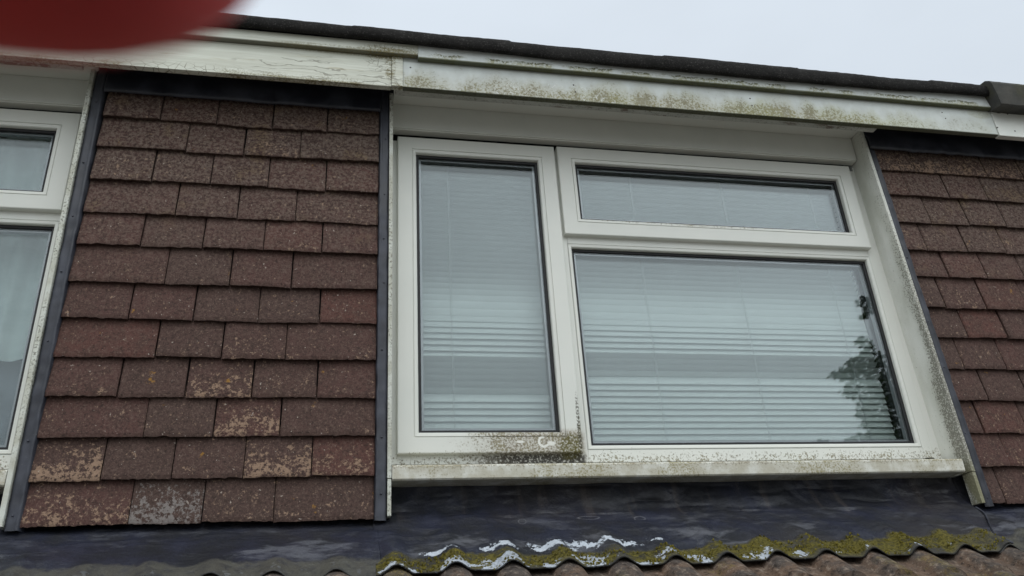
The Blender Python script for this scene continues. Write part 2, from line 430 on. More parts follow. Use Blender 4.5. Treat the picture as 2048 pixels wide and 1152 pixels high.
def m_tile(name='clay tile', lich=1.0):
    m = MT(name)
    rnd = m.attr('rnd'); rnd2 = m.attr('rnd2'); u = m.attr('tu'); v = m.attr('tv'); row = m.attr('row')
    fine = m.noise(210, 4, 0.75); grit = m.noise(230, 3, 0.8); mid = m.noise(30, 5, 0.65); big = m.noise(6, 3)
    g2 = m.noise(115, 3, 0.75, off=(2, 9, 4))
    a = m.mix(rnd, (0.086, 0.043, 0.037), (0.070, 0.044, 0.037))
    a = m.mix(m.ss(rnd2, 0.8, 1.0), a, (0.100, 0.043, 0.035))
    a = m.mix(m.mul(m.ss(mid, 0.35, 0.65), 0.5), a, (0.058, 0.038, 0.031))
    a = m.mix(m.mul(m.ss(g2, 0.52, 0.66), 0.36), a, (0.145, 0.100, 0.083))
    a = m.mix(m.mul(m.ss(g2, 0.46, 0.36), 0.6), a, (0.026, 0.017, 0.014))
    up_ = m.ss(row, 4.5, 10.5)                       # upper courses: grey and ochre bloom
    a = m.mix(m.mul(up_, m.ss(g2, 0.44, 0.58), 0.5), a, (0.19, 0.155, 0.125))
    a = m.mix(m.mul(up_, m.ss(m.noise(9, 4, 0.6, off=(7, 0, 2)), 0.54, 0.68), m.ss(g2, 0.42, 0.54), 0.45), a, (0.15, 0.10, 0.045))
    a = m.mix(m.mul(m.ss(grit, 0.56, 0.68), 0.6), a, (0.19, 0.135, 0.11))
    a = m.mix(m.mul(m.ss(grit, 0.44, 0.34), 0.65), a, (0.022, 0.014, 0.012))
    # buff lichen crust on the lower courses, heavier toward tile bottoms
    lowr = m.ss(row, 3.6, 0.6)
    amt = m.mul(m.attr('lich'), m.ss(v, 0.95, 0.1, 0.35, 1.0), lich)
    th = m.math('SUBTRACT', 0.75, m.mul(amt, 0.25))
    li = m.ss(m.add(m.mul(mid, 0.55), m.mul(m.math('SUBTRACT', g2, 0.5), 0.9), m.mul(m.math('SUBTRACT', m.noise(60, 4, 0.75, off=(5, 5, 5)), .5), 0.7), 0.225), m.math('SUBTRACT', th, 0.07), m.add(th, 0.05))
    lc = m.mix(m.ss(rnd, 0.86, 0.9), (0.29, 0.195, 0.135), (0.21, 0.19, 0.18))
    a = m.mix(m.mul(li, m.ss(grit, 0.3, 0.5, 0.45, 0.85)), a, lc)
    spk = m.ss(m.noise(120, 2, 0.5, off=(8, 8, 1)), 0.715, 0.75)
    a = m.mix(m.mul(spk, 0.75), a, (0.42, 0.36, 0.31))
    org = m.mul(m.ss(m.noise(26, 4, 0.6, off=(1, 4, 9)), 0.70, 0.76), 0.8)
    a = m.mix(org, a, (0.27, 0.14, 0.03))
    ed = m.ss(v, 0.05, 0.0)  # course shadow painted as a darker lower edge and underside
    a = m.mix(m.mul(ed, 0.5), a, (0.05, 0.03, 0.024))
    return m.bsdf(a, 0.88, 0.25, bump=m.add(m.mul(fine, 0.8), m.mul(grit, 0.5), m.mul(mid, 1.2)), bstr=0.7, bdist=0.0016)

LEADC = (0.034, 0.038, 0.052)
def m_lead(name='lead'):
    m = MT(name)
    mid = m.noise(11, 5, 0.6); big = m.noise(3.2, 3, 0.5, off=(4, 2, 2)); fine = m.noise(150, 3, 0.7)
    c = m.mix(m.ss(mid, 0.35, 0.7), (0.016, 0.018, 0.027), (0.052, 0.057, 0.076))
    c = m.mix(m.mul(m.ss(big, 0.5, 0.7), 0.4), c, (0.06, 0.062, 0.066))
    sp = m.ss(fine, 0.68, 0.74)
    c = m.mix(m.mul(sp, 0.5), c, (0.16, 0.16, 0.15))
    return m.bsdf(c, m.ss(mid, 0.3, 0.7, 0.42, 0.62), 0.5, bump=m.add(mid, m.mul(fine, 0.15)), bstr=0.22, bdist=0.006)

def m_apron():
    m = MT('lead apron')
    e = m.attr('edge'); X = m.X                       # metres up from the lower edge, along the sheet
    mid = m.noise(9, 5, 0.6); big = m.noise(2.6, 3, 0.5); fine = m.noise(130, 4, 0.7); med = m.noise(34, 5, 0.65)
    main = m.attr('main')
    c = m.mix(m.ss(mid, 0.35, 0.7), (0.006, 0.007, 0.011), (0.026, 0.029, 0.046))
    c = m.mix(m.mul(m.ss(big, 0.48, 0.66), 0.5), c, (0.030, 0.026, 0.026))
    # pale patina streaks
    pat = m.mul(m.ss(m.noise(7, 5, 0.7, stretch=(0.6, 1, 2.2), off=(2, 5, 1)), 0.52, 0.66), m.ss(e, 0.05, 0.10), m.ss(e, 0.30, 0.12, .35, 1))
    c = m.mix(m.mul(pat, 0.6), c, (0.13, 0.135, 0.155))
    drip = m.mul(m.ss(m.noise(26, 3, 0.6, stretch=(1, 0.1, 0.12), off=(2, 0, 6)), 0.56, 0.68), m.ss(e, 0.24, 0.30))
    c = m.mix(m.mul(drip, 0.16), c, (0.15, 0.12, 0.10))
    # ringed water marks
    for cx, ce, rx in ((0.475, 0.255, 0.010), (0.66, 0.262, 0.030), (0.80, 0.252, 0.015)):
        dx = m.math('DIVIDE', m.math('SUBTRACT', X, cx), rx); de = m.math('DIVIDE', m.math('SUBTRACT', e, ce), 0.011)
        rr = m.add(m.mul(dx, dx), m.mul(de, de), m.mul(m.math('SUBTRACT', med, .5), .5))
        c = m.mix(m.mul(m.ss(m.math('ABSOLUTE', m.math('SUBTRACT', rr, 1)), 0.35, 0.05), 0.3), c, (0.25, 0.25, 0.27))
    # grey sealant / bare film under the moss band
    ed = m.add(e, m.mul(m.math('SUBTRACT', med, 0.5), 0.05))
    band_top = m.add(0.074, m.ss(X, 0.7, 1.2, 0.0, 0.026), m.mul(m.math('SUBTRACT', m.noise(5, 2, 0.5, stretch=(1, 0, 0)), 0.5), 0.06))
    inb = m.ss(m.math('SUBTRACT', band_top, ed), -0.006, 0.008)
    c = m.mix(m.mul(inb, m.ss(med, 0.3, 0.6, 0.35, 0.75)), c, (0.085, 0.082, 0.068))
    inb = m.mul(inb, m.ss(main, 0.05, 0.8, 0.15, 1.0))
    mz = m.add(m.mul(med, 0.45), m.mul(m.noise(90, 4, 0.7, off=(3, 3, 3)), 0.35), m.mul(m.noise(8, 3, 0.5, off=(3, 3, 9)), 0.42))
    moss = m.mul(inb, m.ss(mz, 0.52, 0.64), m.ss(e, 0.0, 0.022, 0.25, 1.0), m.ss(main, 0.3, 0.9, 0.18, 1.0))
    mc = m.mix(m.ss(fine, 0.35, 0.6), (0.050, 0.044, 0.008), (0.150, 0.128, 0.028))
    c = m.mix(m.mul(moss, 0.93), c, mc)
    # flaking silver-grey paint
    wob = m.add(m.mul(m.math('SUBTRACT', med, 0.5), 11.0), m.mul(m.math('SUBTRACT', m.noise(85, 4, 0.7, off=(7, 7, 7)), 0.5), 8.0))
    blobs = [m.ell(cx, ce, rx, re_, wob, Z=e, soft=0.12) for cx, ce, rx, re_ in
             ((0.235, 0.098, 0.034, 0.007), (0.405, 0.103, 0.055, 0.013), (0.52, 0.108, 0.062, 0.018), (0.585, 0.118, 0.03, 0.016),
              (0.67, 0.115, 0.06, 0.012), (0.80, 0.118, 0.014, 0.006), (0.275, 0.012, 0.045, 0.018), (0.375, 0.018, 0.045, 0.020),
              (0.345, 0.035, 0.012, 0.018), (0.60, 0.030, 0.035, 0.022), (0.50, 0.010, 0.02, 0.012), (0.14, 0.008, 0.03, 0.009),
              (0.82, 0.038, 0.035, 0.012), (0.87, 0.02, 0.02, 0.02), (1.03, 0.025, 0.02, 0.02), (0.73, 0.007, 0.03, 0.008), (1.15, 0.03, 0.02, 0.016))]
    fl = m.mul(m.ss(m.add(m.mul(m.noise(24, 5, 0.7, off=(6, 6, 1)), .6), m.mul(m.noise(70, 3, 0.7, off=(1, 6, 1)), .4)), 0.575, 0.59), m.ss(e, 0.055, 0.03), m.ss(X, 1.75, 1.5))
    pt = m.mul(m.maxs(fl, *blobs), main)
    pt = m.mul(pt, m.ss(med, 0.72, 0.66))
    c = m.mix(pt, c, m.mix(m.ss(fine, 0.3, 0.7), (0.36, 0.40, 0.45), (0.50, 0.54, 0.60)))
    c = m.mix(m.mul(m.ss(e, 0.005, 0.0), 0.85), c, (0.02, 0.02, 0.02))
    hgt = m.add(m.mul(mid, 1.0), m.mul(med, 0.35), m.mul(moss, fine, 1.2), m.mul(pt, 0.35))
    return m.bsdf(c, m.maxs(m.ss(mid, 0.38, 0.62, 0.58, 0.30), m.ss(inb, 0, 1, 0, 0.9)), m.ss(inb, 0, 1, 0.38, 0.15), bump=hgt, bstr=0.75, bdist=0.012)

def m_roof():
    m = MT('concrete roof tile')
    mid = m.noise(13, 5, 0.65); fine = m.noise(150, 4, 0.75); big = m.noise(4, 3); crest = m.attr('crest')
    m2 = m.noise(55, 5, 0.7, off=(3, 2, 1))
    c = m.mix(m.ss(mid, 0.35, 0.65), (0.125, 0.082, 0.058), (0.078, 0.062, 0.052))
    c = m.mix(m.mul(m.ss(crest, 0.35, 0.9), m.ss(mid, 0.35, 0.55), 0.8), c, (0.060, 0.052, 0.048))
    c = m.mix(m.mul(m.ss(m2, 0.53, 0.66), 0.7), c, (0.25, 0.20, 0.16))
    c = m.mix(m.mul(m.ss(m2, 0.47, 0.36), 0.8), c, (0.022, 0.017, 0.014))
    c = m.mix(m.mul(m.ss(fine, 0.58, 0.68), 0.6), c, (0.24, 0.20, 0.165))
    c = m.mix(m.mul(m.ss(fine, 0.42, 0.30), 0.6), c, (0.02, 0.016, 0.014))
    c = m.mix(m.mul(m.ss(m.noise(8, 4, 0.6, off=(3, 3, 3)), 0.55, 0.68), m.ss(fine, 0.4, 0.6), 0.55), c, (0.17, 0.13, 0.03))
    return m.bsdf(c, 0.9, 0.2, bump=m.add(fine, m.mul(mid, 1.5)), bstr=0.8, bdist=0.003)

def m_felt(name, a, b, moss=0.0):
    m = MT(name)
    fine = m.noise(330, 3, 0.8); mid = m.noise(14, 4, 0.6)
    c = m.mix(m.ss(mid, 0.35, 0.7), a, b)
    c = m.mix(m.mul(m.ss(m.noise(190, 3, 0.8), 0.56, 0.66), 0.6), c, (0.11, 0.105, 0.10))
    if moss: c = m.mix(m.mul(m.ss(m.noise(6, 4, 0.6, off=(1, 1, 8)), 0.45, 0.62), moss), c, (0.085, 0.08, 0.04))
    return m.bsdf(c, 0.95, 0.2, bump=m.add(fine, m.mul(mid, 0.6)), bstr=0.8, bdist=0.0025)

def m_simple(name, col, rough=0.6, var=0.15, scale=12, **k):
    m = MT(name)
    c2 = tuple(x * (1 - var) for x in col)
    nn = m.noise(scale, 5, 0.6)
    return m.bsdf(m.mix(m.ss(nn, 0.3, 0.7), col, c2), rough, k.pop('spec', 0.4), bump=nn, bstr=0.1, **k)

def m_glass():
    m = MT('window glass')
    geo = m.n('ShaderNodeNewGeometry')
    dp = m.n('ShaderNodeVectorMath', operation='DOT_PRODUCT'); m.l(geo.outputs['Incoming'], dp.inputs[0]); m.l(geo.outputs['Normal'], dp.inputs[1])
    ca = m.math('ABSOLUTE', dp.outputs['Value'])
    fr = m.add(0.052, m.mul(m.math('POWER', m.math('SUBTRACT', 1.0, ca), 5.0), 0.955))
    tr = m.n('ShaderNodeBsdfTransparent'); tr.inputs[0].default_value = (0.905, 0.923, 0.92, 1)
    gl = m.n('ShaderNodeBsdfGlossy'); gl.inputs['Roughness'].default_value = 0.0
    gl.inputs['Color'].default_value = (0.90, 0.96, 1.0, 1)
    bn = m.n('ShaderNodeBump'); bn.inputs['Strength'].default_value = 0.012; bn.inputs['Distance'].default_value = 0.02
    m.l(m.noise(2.2, 2, 0.4), bn.inputs['Height']); m.l(bn.outputs[0], gl.inputs['Normal'])
    mx = m.n('ShaderNodeMixShader'); m.l(fr, mx.inputs[0]); m.l(tr.outputs[0], mx.inputs[1]); m.l(gl.outputs[0], mx.inputs[2])
    m.l(mx.outputs[0], m.out.inputs[0])
    return m.m

def m_cloth(name, col, col2):
    m = MT(name)
    nn = m.noise(5, 5, 0.6, stretch=(1, 1, 2)); w = m.noise(500, 1)
    m.bsdf(m.mix(m.ss(nn, 0.3, 0.7), col, col2), 0.8, 0.2, bump=m.add(nn, m.mul(w, 0.1)), bstr=0.25, bdist=0.01)
    return m.m

M_ = dict(clean=m_plain_upvc(), peel=m_peel(), sill=m_sill(), reveal=m_reveal(), edge=m_edge(), fasl=m_fascia_lower(), fasu=m_fascia_upper(),
          timber=m_timber(), tile=m_tile(), lead=m_lead(), apron=m_apron(), roof=m_roof(),
          felt=m_felt('mineral felt', (0.012, 0.0115, 0.011), (0.022, 0.021, 0.020)),
          felt2=m_felt('older mossy felt', (0.055, 0.057, 0.055), (0.09, 0.088, 0.08), 0.7),
          rubber=m_simple('black gasket', (0.012, 0.012, 0.014), 0.5), spacer=m_simple('aluminium spacer', (0.30, 0.31, 0.33), 0.35, metal=0.6),
          glass=m_glass(), slat=m_simple('blind slat', (0.67, 0.705, 0.70), 0.4, 0.04), cord=m_simple('blind cord', (0.45, 0.47, 0.47), 0.8),
          room=m_simple('room wall', (0.20, 0.20, 0.21), 0.8), lining=m_simple('inner trim', (0.45, 0.46, 0.46), 0.5), dark=m_simple('dark underlay', (0.015, 0.015, 0.016), 0.9),
          curtain=m_cloth('net curtain cloth', (0.68, 0.76, 0.76), (0.52, 0.60, 0.60)), blanket=m_cloth('grey cloth', (0.20, 0.23, 0.27), (0.15, 0.17, 0.21)),
          screw=m_simple('rusty screw head', (0.05, 0.04, 0.03), 0.7), brick=m_simple('house wall render', (0.30, 0.22, 0.17), 0.9),
          gutter=m_simple('gutter plastic', (0.03, 0.03, 0.03), 0.4))

# ------------------------------------------------------------------ ground
g = MB(); g.grid(8, 8, lambda u, v: (-200 + 400 * u, -200 + 400 * v, -GZ))
gm = MT('paving'); gn = gm.noise(1.5, 6, 0.7)
gmat = gm.bsdf(gm.mix(gm.ss(gn, 0.3, 0.7), (0.16, 0.155, 0.14), (0.21, 0.20, 0.18)), 0.9, 0.2)
tag(g.build('ground', gmat), 'pale paved ground below the house', 'ground', kind='structure')

# ------------------------------------------------------------------ the dormer
dormer = thing('dormer', (0, 0.05, GZ + 0.30), 'flat roofed dormer with white windows, brown hung tiles and stained white fascia', 'dormer')
P2 = -2.6                       # spacing to the next window bay

ZS = [0.383, 0.492, 0.597, 0.703, 0.812, 0.920, 1.026, 1.142, 1.244, 1.355, 1.465, 1.571, 1.69]
JOINT = [[-0.494, -0.327, -0.158], [-0.571, -0.408, -0.238, -0.071], [-0.486, -0.321, -0.155], [-0.563, -0.399, -0.233, -0.067],
         [-0.484, -0.318, -0.154], [-0.565, -0.402, -0.233, -0.068], [-0.486, -0.317, -0.151], [-0.563, -0.398, -0.234, -0.070],
         [-0.482, -0.315, -0.151], [-0.559, -0.399, -0.236, -0.069], [-0.478, -0.313, -0.149], [-0.562, -0.401, -0.236, -0.073]]
LICH = {(0, 0): .78, (0, 1): 1.05, (0, 2): .42, (0, 3): .30, (1, 0): 1.0, (1, 1): .18, (1, 2): .12, (1, 3): 1.0, (1, 4): .72,
        (2, 0): .12, (2, 1): .25, (2, 2): .88, (2, 3): .18, (3, 2): .72, (3, 3): .35, (3, 4): .2, (4, 2): .4}

def tiles(off, joints, x_left, x_right, lich, seed):
    rnd = random.Random(seed)
    mb = MB()
    for r in range(12):
        z0, z1 = ZS[r], ZS[r + 1] + 0.035
        xs = [x_left(r)] + [j + off for j in joints[r]] + [x_right(r)]
        for t in range(len(xs) - 1):
            g0 = rnd.choice([0.0012, 0.0016, 0.0028]); a = xs[t] + (g0 if t else 0); b = xs[t + 1] - (rnd.choice([0.0008, 0.0014, 0.0028]) if t < len(xs) - 2 else 0)
            dz = rnd.uniform(-0.0025, 0.0025); tilt = rnd.uniform(-0.0035, 0.0035); yo = rnd.uniform(-0.0015, 0.003); yw = rnd.uniform(-0.002, 0.002)
            th = 0.012; s1, s2, s3 = rnd.random() * 50, rnd.random(), rnd.random()
            s2 = .97 if (seed == 5 and (r, t) == (0, 1)) else s2 * .85; lc = lich.get((r, t), max(0, rnd.gauss(0.08 if r > 2 else 0.25, 0.14)))
            nx, nyy = max(8, int((b - a) / 0.0045)), 14
            camber = rnd.uniform(0.0, 0.0022); H = z1 - z0
            def front(u, v, a=a, b=b, z0=z0 + dz, H=H, tilt=tilt, yo=yo, yw=yw, s1=s1, camber=camber):
                x = a + (b - a) * u
                wz = 0.0022 * nz(x * 40, s1) * max(0, 1 - v * 4) + 0.0022 * nz(x * 120, s1 + 3) * max(0, 1 - v * 6)
                z = z0 + H * v + tilt * (u - .5) * (1 - v) + wz
                e = min(u, 1 - u) * (b - a)
                rd = 0.0022 * max(0, 1 - e / 0.004) ** 2 + 0.0022 * max(0, 1 - v * H / 0.004) ** 2
                y = 0.003 + yo + yw * (u - .5) + 0.020 * v + camber * ((2 * u - 1) ** 2) + rd + 0.0007 * nz(x * 45, z * 45, s1)
                x += 0.0006 * nz(z * 90, s1 + (7 if u > .5 else 2)) * (1 if u in (0.0, 1.0) else 0)
                return (x, y, z)
            kw = dict(rnd=lambda u, v, q=s2: q, rnd2=lambda u, v, q=s3: q, tu=lambda u, v: u, tv=lambda u, v: v * 1.35, row=lambda u, v, q=r: float(q), lich=lambda u, v, q=lc: q)
            mb.grid(nx, nyy, front, **kw)
            # under edge and sides
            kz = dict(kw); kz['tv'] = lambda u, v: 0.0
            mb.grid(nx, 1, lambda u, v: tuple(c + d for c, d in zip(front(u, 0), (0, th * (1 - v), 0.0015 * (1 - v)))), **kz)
            mb.grid(1, nyy, lambda u, v: tuple(c + d for c, d in zip(front(0, v), (0, th * (1 - u), 0))), **kw)
            mb.grid(1, nyy, lambda u, v: tuple(c + d for c, d in zip(front(1, v), (0, th * u, 0))), **kw)
    return mb

tl = tiles(0, JOINT, lambda r: -0.735 + r * 0.0012 + (0.001 * (r % 2)), lambda r: 0.089, LICH, 5)
tile_l = tl.build('tile_cladding', M_['tile'], dormer, smooth=False, label='brown hung tiles with buff lichen between the two windows')
rt_l = [1.914, 1.906, 1.902, 1.888, 1.885, 1.881, 1.882, 1.874, 1.873, 1.867, 1.865, 1.863]
JR = []
for r in range(12):
    base = 2.018 if r % 2 else 2.018 - 0.053 + 0.03
    js = [1.86 + 0.158 + 0.153 * k for k in range(5)] if r % 2 else [1.965 + 0.160 * k for k in range(5)]
    JR.append([j + random.uniform(-.003, .003) for j in js if j < 2.62])
trg = tiles(0, JR, lambda r: rt_l[r], lambda r: 2.69, {(11, k): .8 for k in range(8)}, 11)
tile_r = trg.build('tile_cladding', M_['tile'], dormer, label='plain brown hung tiles to the right of the venetian blind window')

# backing wall behind tiles, closes the gaps
for x0, x1 in ((-0.757, 0.119), (1.886, 2.73), (-3.4, -2.48)):
    b = MB(); b.box(x0, x1, 0.036, 0.12, 0.40, 1.80); b.build('backing_wall', M_['dark'], dormer)

def lead_sheet(name, x0, x1, z0, z1, yf, amp=0.002, nx=60, nzz=12, label=None, seed=0, wav=0.002, thick=0.0025):
    mb = MB()
    def fn(u, v):
        x = x0(v) + (x1(v) - x0(v)) * u if callable(x0) else x0 + (x1 - x0) * u
        zb = z0 + (wav * nz(x * 9, seed) + wav * 0.8 * nz(x * 30, seed + 5))
        z = zb + (z1 - zb) * v
        return (x, yf(u, v, x, z) + amp * nz(x * 14, z * 14, seed) + amp * .5 * nz(x * 40, z * 40, seed), z)
    mb.grid(nx, nzz, fn)
    return mb.build(name, M_['lead'], dormer, smooth=True, solid=-thick, label=label)

# lead over the top course, lying proud of the tiles, with folds over each joint
def ytop(joints):
    def f(u, v, x, z):
        k = sum(exp(-((x - j) / 0.006) ** 2) for j in joints)
        return -0.007 + 0.020 * v * v + 0.0035 * k * (1 - v) + (0.004 if v < 0.03 else 0)
    return f
lead_sheet('lead_flashing', -0.727, 0.092, 1.653, 1.752, ytop(JOINT[11]), label='dark lead strip over the top course of lichened tiles', seed=3, nx=160, nzz=16)
lead_sheet('lead_flashing', 1.845, 2.70, 1.650, 1.752, ytop(JR[11]), label='dark lead strip over the top course of the right hand tiles', seed=9, nx=120, nzz=16, wav=0.004)

# vertical lead strips dressed in beside the tiles: flat band with a turned welt
def side_lead(xa, xb, flip, z0, label, seed, lean=0.0):
    mb = MB(); n = 14
    prof = [(0, 0.012), (.12, 0.006), (.3, 0.005), (.55, 0.006), (.72, 0.004), (.84, 0.001), (.93, 0.004), (1.0, 0.016), (1.06, .034)]
    zs = frange(z0, 1.75, 150)
    vs = []
    for z in zs:
        for s_, y in prof:
            s = s_
            wob = 0.0016 * nz(z * 16, seed + s * 3) + 0.0012 * nz(z * 45, seed)
            ln = lean * (1.73 - z) / 1.34
            x = (xa + (xb - xa) * s) if not flip else (xb - (xb - xa) * s)
            if s_ > .7: x += 0.0018 * nz(z * 22, seed + 9)
            vs.append((x + ln, y + wob + 0.002 * nz(z * 30, s * 4, seed), z))
    k = len(prof)
    mb.add(vs, [(i * k + j, i * k + j + 1, (i + 1) * k + j + 1, (i + 1) * k + j) for i in range(150) for j in range(k - 1)])
    for i in range(7):                                # clout nail heads
        z = z0 + 0.07 + i * 0.19 + random.uniform(-.05, .05); s = 0.42 + random.uniform(-.08, .08)
        x = (xa + (xb - xa) * s if not flip else xb - (xb - xa) * s) + lean * (1.73 - z) / 1.34
        mb.tube([(x, 0.008, z), (x, 0.0045, z), (x, 0.0032, z)], [0.0028, 0.0028, 0.0016], 8)
    return mb.build('lead_flashing', M_['lead'], dormer, smooth=True, label=label, fixn=False)
side_lead(-0.762, -0.728, False, 0.375, 'nailed lead strip left of the lichened tiles', 1)
side_lead(0.090, 0.121, True, 0.378, 'nailed lead strip right of the lichened tiles', 2)
side_lead(1.842, 1.868, False, 0.375, 'lead strip left of the right hand tiles', 3, lean=0.045)

# boards that line the window openings
def board(x0t, x0b, x1t, x1b, y0, y1, z0, z1, name='reveal_board', label=None, mat='reveal', xb_t=0, xb_b=0):
    mb = MB()
    n = 1
    mb.hexa([(x0b, y0, z0), (x1b, y0, z0), (x1b + xb_b, y1, z0), (x0b + xb_b, y1, z0), (x0t, y0, z1), (x1t, y0, z1), (x1t + xb_t, y1, z1), (x0t + xb_t, y1, z1)])
    return mb.build(name, M_[mat], dormer, bevel=0.0012, label=label)
board(0.121, 0.122, 0.132, 0.133, 0.0, 0.14, 0.484, 1.735, mat='edge', label='thin white board edge left of the venetian blind window')
board(0.1225, 0.1225, 0.1325, 0.1325, 0.001, 0.06, 0.388, 0.482, mat='edge', label='short white board end under the window sill')
def rvx(z): return 1.830 + 0.042 * (1.725 - z) / 1.34
board(rvx(1.735), rvx(.479), rvx(1.735) + .012, rvx(.479) + .012, 0.0, 0.14, 0.479, 1.735, label='leaning white side board with black mould right of the window', xb_b=-.021, xb_t=-.002)
board(rvx(.478), rvx(.385), rvx(.478) + .012, rvx(.385) + .012, 0.001, 0.042, 0.385, 0.478, label='mossy lower end of the side board below the sill', xb_b=-.003, xb_t=-.003)
board(-0.776, -0.776, -0.7635, -0.7635, 0.0, 0.14, 0.384, 1.735, mat='edge', label='thin white board edge right of the curtained window')
board(-2.478, -2.478, -2.466, -2.466, 0.0, 0.14, 0.388, 1.735, mat='edge')

# ---- windows
SASH = [(0, .104), (0, .0735), (.0012, .0708), (.0035, .070), (.0455, .070), (.0460, .0730), (.0480, .0730), (.0486, .0702), (.0575, .0715), (.0595, .0745), (.060, .0905)]
BEADF = [(0, .0895), (.0006, .0915), (.0016, .0915), (.0022, .0893), (.010, .0905), (.0125, .093), (.013, .1075)]

def pane(parent, x0, x1, z0, z1, y, label=None):
    r = MB(); r.ring(x0 - .002, x1 + .002, z0 - .002, z1 + .002, [(0, y - .0045), (.0095, y - .0045), (.0112, y - .003), (.0112, y + .001)])
    r.build('gasket', M_['rubber'], parent)
    s = MB(); s.ring(x0, x1, z0, z1, [(0, y + .0045), (.0165, y + .0045), (.0165, y + .0185), (0, y + .0185)])
    s.build('glazing_spacer', M_['spacer'], parent)
    p = MB()
    p.box(x0 - .006, x1 + .006, y, y + .004, z0 - .006, z1 + .006)
    p.box(x0 - .006, x1 + .006, y + .019, y + .023, z0 - .006, z1 + .006)
    p.build('glass_pane', M_['glass'], parent, label=label)

def window(off, xr, label, lean):
    mw = m_window(off)
    x0, x1 = off + 0.134, off + 1.8265
    f = MB()
    XM0, XM1 = 0.655, 0.700                           # mullion
    # outer frame members, butted
    def rect(a, b, c, d, y=.090): f.box(off + a, off + b, y, .135, c, d)
    rect(.134, .190, .540, 1.613)                      # left jamb
    rect(1.793, 1.8262 , .5435, 1.613)
    rect(.190, 1.793, 1.585, 1.613, .0905); rect(.190, 1.793, 1.613, 1.70, .128)              # head
    rect(.190, .650, .540, .600, .0905)
    rect(.650, .699, .5402, 1.585, .0907)               # mullion
    rect(.699, 1.793, .5405, .578, .0903)             # bottom rail
    rect(.699, 1.793, 1.2545, 1.340, .0902)            # transom
    # extra wedge at the right where the jamb meets the leaning board
    f.hexa([(off + 1.8262, .0908, .54), (off + 1.8262 + lean, .0908, .535), (off + 1.8262 + lean, .13, .535), (off + 1.8262, .13, .54),
            (off + 1.8262, .0908, 1.63), (off + 1.8285 + lean * .06, .0908, 1.63), (off + 1.8285 + lean * .06, .13, 1.63), (off + 1.8262, .13, 1.63)])
    fr = f.build('window', mw, dormer, bevel=0.0012, label=label)
    b = MB(); b.ring(off + .699, off + 1.793, .578, 1.2545, BEADF); b.build('glazing_bead', mw, fr)
    pane(fr, off + .712, off + 1.780, .591, 1.2415, .1075)
    # openers
    s = MB(); s.ring(off + .152, off + .6785, .5655, 1.6175, SASH); sl = s.build('sash', mw, fr, label='tall side hung casement sash')
    pane(fr, off + .212, off + .6185, .6255, 1.5575, .0895)
    s = MB(); s.ring(off + .6885, off + 1.7975, 1.2795, 1.6205, SASH); s.build('sash', mw, fr, label='wide top hung fanlight sash')
    pane(fr, off + .7485, off + 1.7375, 1.3395, 1.5605, .0895)
    # sill
    s = MB(); prof = [(.087, .478), (.004, .478), (.000, .482), (.000, .514), (.003, .518), (.0895, .5395), (.0895, .50)]
    s.extrude_x([(y, z) for y, z in prof], [off + .1345, off + (1.8475 if off == 0 else 1.8225)])
    n = len(prof); s.f.append(tuple(range(n))); s.f.append(tuple(range(n, 2 * n))[::-1])
    s.build('window_sill', M_['sill'], dormer, label='grimy white sill under the ' + label.split(' with ')[-1], bevel=0.0008)
    # board over the window
    s = MB(); s.box(off + .1335, off + 1.8265, .055, .0898, 1.6405, 1.735)
    s.box(off + .1335, off + 1.8265, .0600, .0896, 1.637, 1.6403)
    s.build('head_board', M_['clean'], dormer, bevel=0.001)
    s = MB(); s.box(off + .14, off + 1.82, .1255, .1275, 1.6135, 1.665); s.build('gap_shade', M_['rubber'], dormer)  # black strip painting in the shade of the gap under the head board
    # the room seen through the glass
    s = MB(); a, b_, c, d, e = off + .10, off + 1.86, .45, 1.75, 1.9
    s.add([(a, .136, c), (b_, .136, c), (b_, .136, d), (a, .136, d), (a, e, c), (b_, e, c), (b_, e, d), (a, e, d)],
          [(0, 1, 5, 4), (1, 2, 6, 5), (2, 3, 7, 6), (3, 0, 4, 7), (4, 5, 6, 7)])
    s.add([(off + .19, .137, .60), (off + .20, .137, .60)], [])
    s.build('room_wall', M_['room'], dormer, solid=-0.02)
    return fr

w_main = window(0, 1.83, 'white window with venetian blinds', 0.030)
w_left = window(P2, 0, 'white window with pale net curtain', 0.004)

# inner white reveal seen behind the glass at the right of the fixed pane
s = MB()
s.box(1.797, 1.8025, .158, .162, .56, 1.66); s.box(1.809, 1.815, .158, .162, .56, 1.66)
s.build('inner_trim_and_gap', M_['lining'], dormer)
s = MB(); s.box(1.770, 1.84, .172, .30, .56, 1.66); s.build('inner_trim_and_gap', M_['dark'], dormer)  # black box painting in the dark gap beside the blind

# ---- fascia, soffit, felt
def strip(name, x0, x1, y0, y1, z0, z1, mat, label=None, parent=None, wob=0.0012, seed=0, n=60, bevel=0.0015):
    mb = MB(); xs = frange(x0, x1, n)
    vs = []; prof = [(y0, z0), (y0, z1), (y1, z1), (y1, z0)]
    for x in xs:
        dz = wob * nz(x * 3.1, seed); dy = wob * nz(x * 2.3, seed + 4)
        vs += [(x, y + dy, z + dz) for y, z in prof]
    fs = [(4 * i + k, 4 * i + 4 + k, 4 * i + 4 + (k + 1) % 4, 4 * i + (k + 1) % 4) for i in range(n) for k in range(4)]
    fs += [(0, 1, 2, 3), (4 * n + 3, 4 * n + 2, 4 * n + 1, 4 * n)]
    mb.add(vs, fs)
    return mb.build(name, M_[mat], parent or dormer, bevel=bevel, label=label, fixn=True)
XN = 2.298
fas_t = strip('fascia_board', -3.6, 0.119, -.118, -.098, 1.664, 1.79, 'timber', 'old painted timber fascia with flaking paint', seed=1)
strip('fascia_trim', -3.6, 0.2005, -.136, -.1185, 1.781, 1.822, 'timber', 'narrow painted timber strip above the flaking fascia', seed=2)
